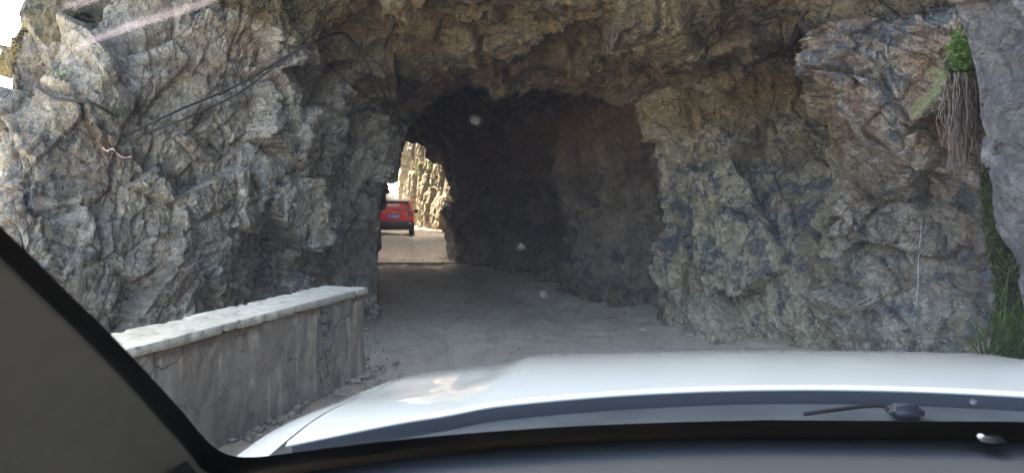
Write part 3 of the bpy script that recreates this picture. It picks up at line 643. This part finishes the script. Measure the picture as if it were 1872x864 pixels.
# the rest of the shell: roof, doors, tail, bumper, wheels
grid_obj('roof', lambda u, v: (u * (.74 - .03 * abs(v - .5)), .30 - .22 * u * u * .6 * (1 - v) - v * 2.0, 1.69 + .05 * math.sin(math.pi * min(1, v + .15)) - .05 * u * u), np.linspace(-1, 1, 20), np.linspace(0, 1, 20), M['white_paint'], ego, .03)
for sgn in (-1, 1):
    bm = bmesh.new(); prof = [(1.02, 1.08)] + [(1.0, .75), (1.02, .33), (-.55, .33)] + [(-1.0 + .4 * math.cos(a), .35 + .4 * math.sin(a)) for a in np.linspace(.05, math.pi - .05, 10)] + [(-1.75, .35), (-1.85, .8), (-1.8, 1.1), (-.4, 1.10)]
    fr = [bm.verts.new((sgn * 1.02, y, z)) for y, z in prof]; bk = [bm.verts.new((sgn * .97, y, z)) for y, z in prof]
    bm.faces.new(fr); bm.faces.new(bk[::-1])
    for i in range(len(fr)): j = (i + 1) % len(fr); bm.faces.new((fr[i], bk[i], bk[j], fr[j]))
    bmesh.ops.recalc_face_normals(bm, faces=bm.faces); bm_obj('door', bm, M['white_paint'], ego)
    prof = [(1.0, 1.08), (.90, 1.08), (-.05, 1.60), (.05, 1.66)]
    for pa in (prof, [(-.45, 1.10), (-.6, 1.10), (-.55, 1.64), (-.45, 1.64)], [(-1.2, 1.10), (-1.8, 1.10), (-1.7, 1.64), (-1.3, 1.64)]):
        bm = bmesh.new(); fr = [bm.verts.new((sgn * (1.02 - (z - 1.08) * .46), y, z)) for y, z in pa]; bk = [bm.verts.new((sgn * (.98 - (z - 1.08) * .46), y, z)) for y, z in pa]
        bm.faces.new(fr); bm.faces.new(bk[::-1])
        for i in range(4): j = (i + 1) % 4; bm.faces.new((fr[i], bk[i], bk[j], fr[j]))
        bmesh.ops.recalc_face_normals(bm, faces=bm.faces); bm_obj('window_pillar', bm, M['white_paint'], ego)
bm = bmesh.new(); box(bm, (0, -1.82, .72), (1.96, .08, .78), .03); bm_obj('tailgate', bm, M['white_paint'], ego, True)
bm = bmesh.new(); box(bm, (0, -.3, .28), (1.8, 2.8, .06)); box(bm, (0, .95, .72), (1.76, .05, .75)); bm_obj('cabin_floor', bm, M['black_plastic'], ego)
bm = bmesh.new(); box(bm, (0, 2.52, .52), (1.9, .30, .46), .10); bm_obj('bumper', bm, M['white_paint'], ego, True)
bm = bmesh.new(); box(bm, (0, 2.655, .62), (1.1, .06, .20), .02)
for k in range(4): box(bm, (0, 2.69, .55 + k * .045), (1.06, .02, .012), .004)
bm_obj('grille', bm, M['black_plastic'], ego)
for sgn in (-1, 1):
    bm = bmesh.new(); box(bm, (sgn * .80, 2.53, .80), (.30, .20, .13), .04); bm_obj('headlight', bm, simple('headlight_glass', (.6, .62, .65), .08, coat=1), ego, True)
def wheel(par, x, y, r, wd, sgn):
    wh = empty('wheel'); wh.parent = par; wh.location = (x, y, r)
    prof = [(r * .62, -.5), (r * .9, -.5), (r * .98, -.38), (r, -.2), (r, .2), (r * .98, .38), (r * .9, .5), (r * .62, .5)]; V = []; n = 28
    for k in range(n):
        a = 2 * math.pi * k / n
        for q, t in prof: V.append((t * wd, q * math.cos(a), q * math.sin(a)))
    Q = [(k * 8 + j, k * 8 + j + 1, ((k + 1) % n) * 8 + j + 1, ((k + 1) % n) * 8 + j) for k in range(n) for j in range(7)]
    np_mesh('tyre', np.array(V), np.array(Q), M['tyre'], wh)
    bm = bmesh.new(); bmesh.ops.create_cone(bm, segments=28, radius1=r * .64, radius2=r * .60, depth=wd * .6, cap_ends=True, matrix=Matrix.Rotation(math.pi / 2, 4, 'Y'))
    for k in range(5):
        a = 2 * math.pi * k / 5; box(bm, (sgn * wd * .33, r * .33 * math.cos(a), r * .33 * math.sin(a)), (.02, r * .5, r * .13), .006, Matrix.Rotation(0, 3, 'X'))
    bm_obj('rim', bm, M['rim'], wh)
for sx in (-1, 1):
    for y in (1.72, -1.0): wheel(ego, sx * .88, y, .34, .22, sx)
for sgn in (-1, 1):
    bm = bmesh.new(); q = [(.86, 1.19), (.50, 1.42), (.20, 1.45), (.15, .7), (.9, .7)]
    fr = [bm.verts.new((sgn * .985, y, z)) for y, z in q]; bk = [bm.verts.new((sgn * .955, y, z)) for y, z in q]; bm.faces.new(fr); bm.faces.new(bk[::-1])
    for i in range(5): j = (i + 1) % 5; bm.faces.new((fr[i], bk[i], bk[j], fr[j]))
    bmesh.ops.recalc_face_normals(bm, faces=bm.faces); bm_obj('sail_panel', bm, M['trim'], ego)
# dust specks and wiper streaks on the glass, and bands painted as reflections
def dm(col, al):
    m = bpy.data.materials.new('dust_and_reflection'); m.use_nodes = True; N = m.node_tree.nodes; L = m.node_tree.links; N.remove(N['Principled BSDF'])
    t = N.new('ShaderNodeBsdfTransparent'); d = N.new('ShaderNodeBsdfTranslucent'); d.inputs[0].default_value = (*col, 1)
    n = N.new('ShaderNodeTexNoise'); n.inputs['Scale'].default_value = 60; n.inputs['Detail'].default_value = 4; ma = N.new('ShaderNodeMath'); ma.operation = 'MULTIPLY'; ma.inputs[1].default_value = al * 2
    ms = N.new('ShaderNodeMixShader'); L.new(n.outputs[0], ma.inputs[0]); L.new(ma.outputs[0], ms.inputs[0]); L.new(t.outputs[0], ms.inputs[1]); L.new(d.outputs[0], ms.inputs[2]); L.new(ms.outputs[0], N['Material Output'].inputs[0]); return m
spec = dm((.8, .85, .8), .045); pink = dm((.95, .78, .85), .15); pale = dm((.7, .72, .8), .035)
def streak_and_reflection(name, pl, wd, mat):
    pl = crspline(pl, 5); V = []
    for i, p in enumerate(pl):
        d = pl[min(i + 1, len(pl) - 1)] - pl[max(i - 1, 0)]; nn = np.array([-d[1], d[0]]) / max(1e-6, np.hypot(*d)); w_ = wd * (math.sin(math.pi * (i + .5) / len(pl)) ** .5)
        V += [on_glass(*(p - nn * w_), .003), on_glass(*(p + nn * w_), .003)]
    np_mesh(name, np.array(V), grid_quads(len(pl), 2), mat, ws)
for x, y, r_ in ((869, 220, 9), (953, 451, 8), (993, 537, 7), (71, 372, 13), (958, 681, 7), (1003, 722, 5), (1545, 330, 4), (420, 560, 4), (1300, 590, 4)):
    a = np.linspace(0, 2 * math.pi, 13)[:-1]
    V = [on_glass(x, y, .003)] + [on_glass(x + r_ * math.cos(t) * (1.5 if r_ > 12 else 1), y + r_ * math.sin(t) * random.uniform(.8, 1.1), .003) for t in a]
    np_mesh('dust_speck', np.array(V), np.array([(0, k + 1, (k + 1) % 12 + 1) for k in range(12)]), spec, ws)
streak_and_reflection('streak_and_reflection', [(128, 92), (200, 62), (270, 38), (350, 14), (410, -8)], 7, pink); streak_and_reflection('streak_and_reflection', [(115, 12), (150, 4), (190, -8)], 8, pink)  # pink bands are painted reflections
streak_and_reflection('streak_and_reflection', [(150, 80), (230, 48), (300, 24), (380, -5)], 12, pale)
for q in (([(158, 350), (150, 420), (142, 490), (138, 560)], 5), ([(172, 330), (168, 420), (160, 500)], 2), ([(60, 200), (90, 330), (100, 440)], 3), ([(110, 520), (150, 440), (200, 390)], 3)): streak_and_reflection('streak_and_reflection', *q, pale)

# ------------------------------------------------------------------ the red car beyond the tunnel
def red_car():
    th = R(8); rear = Vector((-5.36, 36.7, 0)); hd = Vector((-math.sin(th), math.cos(th), 0)); c0 = rear + hd * 2.1
    root = empty('red_car', c0, th); tag(root, 'small red boxy car with a white roof driving away beyond the tunnel', 'car')
    red = simple('red_car_paint', (.52, .012, .03), .3, coat=1)
    prof = [(-2.06, .50), (-2.10, .75), (-2.08, 1.02), (-1.98, 1.35), (-1.86, 1.60), (-1.6, 1.66), (0, 1.68), (.55, 1.60), (1.05, 1.12), (1.95, 1.0), (2.1, .85), (2.1, .5), (1.8, .38), (-1.8, .38)]
    def hw(z): return .90 - max(0, z - .98) * .22 - max(0, .55 - z) * .15
    rp = []
    for i in range(len(prof)):
        a, b = np.array(prof[i]), np.array(prof[(i + 1) % len(prof)]); n = max(1, int(np.linalg.norm(b - a) / .12)); rp += [a + (b - a) * k / n for k in range(n)]
    rp = np.array(rp); cen = np.array([0, .95]); S = [(-1, .13), (-.985, .06), (-.94, .02), (-.85, 0), (-.4, 0), (.4, 0), (.85, 0), (.94, .02), (.985, .06), (1, .13)]; V = []
    for s, ins in S:
        for q in rp:
            d = q - cen; l = np.linalg.norm(d); p = cen + d * (1 - ins / l); V.append((s * hw(q[1]), p[0] + (.03 * s * s if q[0] < -1.8 else 0), p[1]))
    K = len(rp); Q = [(i * K + k, i * K + (k + 1) % K, (i + 1) * K + (k + 1) % K, (i + 1) * K + k) for i in range(len(S) - 1) for k in range(K)]
    V = np.array(V); b0 = len(V); V = np.vstack([V, [[-hw(.95), 0, .95], [hw(.95), 0, .95]]])
    Q2 = [(b0, (k + 1) % K, k, k) for k in range(K)]
    bm = bmesh.new(); vs_ = [bm.verts.new(v) for v in V]
    for q in Q: bm.faces.new([vs_[i] for i in q])
    for k in range(K):
        bm.faces.new((vs_[b0], vs_[(k + 1) % K], vs_[k])); e = (len(S) - 1) * K; bm.faces.new((vs_[b0 + 1], vs_[e + k], vs_[e + (k + 1) % K]))
    bmesh.ops.recalc_face_normals(bm, faces=bm.faces); bm_obj('body', bm, red, root, True)
    def ry(z): return float(np.interp(z, [.5, .75, 1.02, 1.35, 1.6], [-2.06, -2.10, -2.08, -1.98, -1.86]))
    def panel(name, quad, mat, par, t=.02, off=.012, smooth=False):
        bm = bmesh.new(); f = [bm.verts.new((x, ry(z) + .03 * (x / .85) ** 2 - off, z)) for x, z in quad]; b = [bm.verts.new((x, ry(z) + t, z)) for x, z in quad]
        bm.faces.new(f); bm.faces.new(b[::-1])
        for i in range(len(f)): j = (i + 1) % len(f); bm.faces.new((f[i], b[i], b[j], f[j]))
        bmesh.ops.recalc_face_normals(bm, faces=bm.faces); return bm_obj(name, bm, mat, par, smooth)
    bm = bmesh.new(); box(bm, (0, -.7, 1.665), (1.42, 2.4, .05), .02); box(bm, (0, -1.92, 1.635), (1.36, .22, .05), .02); bm_obj('roof', bm, simple('white_roof_paint', (.82, .80, .78), .3, coat=1), root, True)
    rw = panel('rear_window', [(-.64, 1.18), (.64, 1.18), (.70, 1.22), (.64, 1.52), (.56, 1.56), (-.56, 1.56), (-.64, 1.52), (-.70, 1.22)], M['dark_glass'], root)
    panel('see_through_light', [(-.25, 1.36), (.20, 1.38), (.22, 1.50), (-.50, 1.51)], simple('see_through_paint', (.55, .55, .55), .4), rw, off=.016)  # pale panel painting the brightness seen through the cabin
    panel('rear_wiper', [(-.02, 1.19), (.35, 1.22), (.35, 1.235), (-.02, 1.215)], M['black_plastic'], root, off=.03)
    panel('emblem', [(-.13, 1.085), (.07, 1.085), (.07, 1.115), (-.13, 1.115)], simple('chrome', (.6, .6, .62), .25, .8), root, off=.02)
    bp = simple('blue_plate', (.02, .10, .52), .4)
    pl = panel('license_plate', [(-.31, .84), (.24, .84), (.24, 1.0), (-.31, 1.0)], bp, root, off=.024)
    cu = bpy.data.curves.new('plate_text', 'FONT'); cu.body = '川A 8K613'; cu.size = .135; cu.align_x = 'CENTER'; cu.align_y = 'CENTER'; cu.extrude = .002
    t = bpy.data.objects.new('t', cu); C.objects.link(t); bpy.context.view_layer.update(); me = bpy.data.meshes.new_from_object(t); bpy.data.objects.remove(t)
    to = link_mesh('plate_lettering', me, simple('plate_white', (.85, .87, .9), .5), pl, False); to.location = (-.035, ry(.92) - .03, .92); to.rotation_euler = (R(90), 0, 0); to.scale = (.86, 1, 1)
    bb = bmesh.new(); box(bb, (0, -2.07, .53), (1.76, .22, .34), .06); box(bb, (0, -1.0, .34), (1.5, 2.0, .1), .03); bumper = bm_obj('bumper', bb, simple('bumper_plastic', (.018, .022, .03), .6), root, True)
    for sgn in (-1, 1):
        tl = panel('tail_light', [(sgn * .60, .93), (sgn * .83, .93), (sgn * .82, 1.15), (sgn * .60, 1.15)], simple('tail_light_housing', (.05, .008, .012), .2, coat=1), root, off=.03)
        bm = bmesh.new(); m_ = simple('tail_light_lens', (.35, .10, .10), .25, coat=1)
        for a in (45, -45): box(bm, (sgn * .715, -2.12 + .02, 1.04), (.20, .012, .03), .004, Matrix.Rotation(R(a), 3, 'Y'))
        bm_obj('lens', bm, m_, tl)
        bm = bmesh.new(); box(bm, (sgn * .70, -2.175, .60), (.12, .03, .07), .012); bm_obj('reflector', bm, simple('reflector_lens', (.8, .75, .72), .2), bumper)
        mi = bmesh.new(); box(mi, (sgn * 1.03, .72, 1.12), (.22, .12, .17), .03); box(mi, (sgn * .92, .74, 1.06), (.08, .05, .05)); bm_obj('mirror', mi, M['black_plastic'], root, True)
        bm = bmesh.new(); q = [(-1.65, 1.10), (.62, 1.10), (.35, 1.50), (-1.45, 1.54)]
        f = [bm.verts.new((sgn * (hw(z) + .006), y, z)) for y, z in q]; bm.faces.new(f if sgn > 0 else f[::-1]); bm_obj('side_window', bm, M['dark_glass'], root)
        for y in (-1.32, 1.28): wheel(root, sgn * .80, y, .345, .22, sgn)
red_car()

# ------------------------------------------------------------------ cables and string on the left rock
ROCK = ('rock_outcrop', 'rock_arch', 'tunnel', 'rock_wall', 'cliff')
def cable(path, rad, label, n=14, off=.05, name='cable', mat=None, sl=9):
    pl = crspline(path, n); ds = []
    for x, y in pl:
        l, _ = hit(x, y, ROCK); ds.append(l.y if l else (ds[-1] if ds else 8))
    ds = np.array(ds); k = sl; mn = np.array([ds[max(0, i - k):i + k + 1].min() for i in range(len(ds))]); sm = np.array([mn[max(0, i - k):i + k + 1].mean() for i in range(len(ds))])
    sm = np.minimum(sm, ds) - off
    pts_ = [P(x, y, d) for (x, y), d in zip(pl, sm)]; V, Q = tube_arrays(pts_, rad, 6)
    tag(np_mesh(name, V, Q, mat or M['cable']), label, 'cable' if name == 'cable' else 'string', 'cables strung over the left rock' if name == 'cable' else None)
cable([(225, 250), (330, 200), (430, 158), (520, 105), (580, 72), (625, 60), (650, 85), (690, 150), (720, 205), (738, 245)], .012, 'upper black cable of the bundle draped over the rock to the tunnel mouth')
cable([(262, 246), (350, 212), (440, 168), (520, 108), (585, 73), (628, 62), (662, 92), (700, 128), (716, 185), (733, 250)], .009, 'lower black cable of the bundle sagging slightly below its neighbour', off=.06)
cable([(400, 175), (470, 135), (560, 82), (620, 62), (640, 78), (665, 130), (700, 190), (724, 232)], .008, 'short thin black cable clipped along the upper bend of the bundle', off=.04)
cable([(66, 158), (95, 176), (130, 184), (165, 188), (195, 203), (212, 214)], .014, 'short thick black cable drooping into a tuft of grass', off=.06)
cable([(188, 270), (196, 276), (206, 272), (214, 281), (226, 288), (240, 286)], .006, 'frayed pink string snagged on the left rock', name='string', mat=M['rope'], off=.03, sl=2)

# ------------------------------------------------------------------ plants
def tuft(name, px, py, n, length, mat, label, cat='plant', spread=.9, width=.004, droop=1.2, rad=.06, seed=1, dx=0, want=ROCK, group=None, seg=6):
    l, nr = hit(px, py, want)
    if l is None: return
    def fn(rr): return l + Vector((rr.gauss(0, rad), rr.gauss(0, rad * .5), rr.gauss(0, rad * .5))) - nr * .02, (nr * .7 + Vector((0, 0, .8))).normalized()
    V, Q = blades(n, fn, length, width, droop, spread, seed, seg); V = V - np.array(l)
    o = np_mesh(name, V, Q, mat); o.location = l; tag(o, label, cat, group)
tuft('grass_tuft', 204, 208, 60, .16, M['grass'], 'grass tuft growing where the thick cable ends on the left rock', seed=3, width=.003)
tuft('grass_tuft', 118, 142, 45, .15, M['bush'], 'bright green tuft in a crack near the top of the left rock', seed=4, width=.004)
tuft('grass_tuft', 105, 240, 25, .10, M['dryleaf'], 'dry yellow tuft low on the left end of the outcrop', seed=5, width=.003)
tuft('grass_tuft', 1502, 632, 14, .09, M['bush'], 'tiny green plant at the foot of the right cliff just above the bonnet', seed=6, width=.005)
# large tuft of grass at the lower right
gb = Vector((3.42, 5.35, .12))
def fn(rr): return gb + Vector((rr.gauss(0, .13), rr.gauss(0, .10), rr.uniform(0, .5))), Vector((-.25, -.3, 1)).normalized()
V, Q = blades(420, fn, .55, .008, 1.9, .9, 12, 9); o = np_mesh('grass_clump', V - np.array(gb), Q, M['grass']); o.location = gb
tag(o, 'tall clump of long green grass at the foot of the cliff by the right edge', 'grass clump')
def fern(name, px, py, ang, length, label, seed, fronds=1, mat=None):
    l, nr = hit(px, py, ROCK); rr = random.Random(seed)
    if l is None: return
    nr = Vector((-.45, -.88, .12)).normalized(); l = l + nr * .07; root = empty(name, l); tag(root, label, 'fern', 'ferns on the right cliff'); side = Vector((1, -.45, 0)).normalized()
    for f in range(fronds):
        a = R(ang + (f - (fronds - 1) / 2) * 34 + rr.uniform(-6, 6)); Lf = length * rr.uniform(.75, 1.05); d = (side * math.cos(a) + Vector((0, 0, math.sin(a)))) ; p = Vector((0, 0, 0)); V = []; Q = []; N_ = 22
        out = nr.normalized() * .45
        for k in range(N_):
            t = k / N_; p = p + (d + out * (1 - t)).normalized() * (Lf / N_); d = (d + Vector((0, 0, -.035))).normalized()
            pr = d.cross(nr).normalized(); ll = Lf * rr.uniform(.17, .25) * math.sin(math.pi * min(1, t * .9 + .12)) ** .8
            for s in (-1, 1):
                tip = p + (pr * s + d * .45).normalized() * ll - nr * .0 + Vector((0, 0, -.15 * ll)); w_ = Lf / N_ * .24; i = len(V)
                midp = (p + tip) / 2 + nr * .006
                V += [p - d * w_, midp - d * w_ * .9, tip, midp + d * w_ * .9, p + d * w_]; Q += [(i, i + 1, i + 3, i + 4), (i + 1, i + 2, i + 2, i + 3)]
        bm = bmesh.new(); vv = [bm.verts.new(v) for v in V]
        for q in Q: bm.faces.new([vv[i] for i in dict.fromkeys(q)])
        bm_obj('frond', bm, mat or M['fern'], root)
fern('fern', 1722, 165, 217, .36, 'long pale fern frond arching down left from the hanging roots', 3, 1)
fern('fern', 1738, 140, 190, .20, 'short dull green fern just above the long pale frond', 5, 3)
l, nr = hit(1757, 95, ('cliff',)); l = Vector(P(1757, 92, l.y - .12))
rr = random.Random(8); ps = [(rr.gauss(0, .045), rr.gauss(0, .05), rr.gauss(0, .07)) for _ in range(500)]; V, Q = leaf_cloud(ps, .022, 9); o = np_mesh('leafy_plant', V, Q, M['bush']); o.location = l
tag(o, 'small bright green leafy plant high on the right cliff above the roots', 'plant')
# hanging roots
bm_v = []; bm_q = []; off_ = 0; rr = random.Random(5); l0, nr0 = hit(1745, 150, ('cliff',)); l0 = Vector(l0)
for k in range(60):
    x = 1752 + rr.gauss(0, 14); y0 = 128 + abs(rr.gauss(0, 22)) + abs(x - 1755) * .5; ln = rr.uniform(60, 170) * (1 if 1735 < x else .8); d0 = l0.y - .10 - rr.random() * .10; pp = []
    for j in range(14):
        t = j / 13; pp.append(P(x + 7 * math.sin(t * (3 + k % 4) + k) * t + (x - 1752) * .35 * t + rr.gauss(0, 1.1), y0 + ln * t, d0 + .02 * math.sin(t * 9 + k)))
    V, Q = tube_arrays(pp, [.0055 * (1 - .6 * j / 13) * rr.uniform(.7, 1.3) for j in range(14)], 5); bm_v.append(V); bm_q.append(Q + off_); off_ += len(V)
o = np_mesh('hanging_roots', np.concatenate(bm_v) - np.array(l0), np.concatenate(bm_q), M['root']); o.location = l0
tag(o, 'mass of thin grey brown roots hanging down the right cliff below the leafy plant', 'roots')
# moss in the gap
ps = []; rr = random.Random(6)
for _ in range(9500):
    y = rr.uniform(300, 640); x = np.interp(y, [300, 400, 500, 560, 640], [1808, 1815, 1835, 1840, 1830]) + abs(rr.gauss(0, 30)) - 18
    l, n_ = hit(x, y, ('cliff',))
    if l is not None: ps.append(l + n_ * rr.uniform(0, .03))
V, Q = leaf_cloud(ps, .017, 4); tag(np_mesh('moss', V, Q, M['moss']), 'dark green moss covering the rock in the gap beside the buttress', 'moss', kind='stuff')
# sunlit shrub on the left end of the outcrop, with dry twigs
rr = random.Random(15); cpos = Vector(P(12, 128, 7.35)); root = empty('shrub', cpos); tag(root, 'yellow green sunlit shrub at the top left end of the outcrop', 'shrub')
ps = [];
for k in range(16):
    c_ = Vector((rr.gauss(0, .10), rr.gauss(0, .12), rr.gauss(0, .16)))
    ps += [c_ + Vector((rr.gauss(0, .05), rr.gauss(0, .05), rr.gauss(0, .05))) for _ in range(90)]
V, Q = leaf_cloud(ps, .012, 5); np_mesh('foliage', V, Q, M['dryleaf'], root)
bv = []; bq = []; o_ = 0
for k in range(14):
    e = Vector((rr.gauss(0, .25), rr.gauss(0, .25), rr.uniform(-.1, .5))); V, Q = tube_arrays([Vector((.1, .1, -.5)), Vector((.05, .05, -.2)) + e * .4, e], [.006, .004, .0015], 5); bv.append(V); bq.append(Q + o_); o_ += len(V)
np_mesh('twig', np.concatenate(bv), np.concatenate(bq), M['twig'], root)
# green bushes on the far cliff
for i, (x, y, lab) in enumerate(((792, 300, 'upper green bush clinging to the sunlit cliff beyond the tunnel'), (766, 305, 'lower left bush in a crevice of the sunlit cliff beyond the tunnel'))):
    l, n_ = hit(x, y, ('far_cliff',))
    if l is None: continue
    ps = [(rr.gauss(0, .16), rr.gauss(0, .15), rr.gauss(0, .34)) for _ in range(110)]; V, Q = leaf_cloud(ps, .07, 20 + i); o = np_mesh('bush', V, Q, M['bush']); o.location = l; tag(o, lab, 'bush', 'bushes on the far cliff')
# pale drip line on the right cliff
dd_ = [hit(1684 - 9 * t, 400 + 165 * t, ('cliff',))[0].y for t in np.linspace(0, 1, 30)]
pp = [P(1684 - 9 * t + .8 * math.sin(t * 11), 400 + 165 * t, float(np.mean(dd_[max(0, k - 3):k + 4])) - .03) for k, t in enumerate(np.linspace(0, 1, 30))]
V, Q = tube_arrays(pp, [.0055 * (1 - .5 * abs(k / 15 - 1)) for k in range(30)], 5)
tag(np_mesh('string', V, Q, simple('white_dripline', (.48, .50, .52), .8)), 'thin white cord hanging straight down the blue grey face of the right cliff', 'dripline')
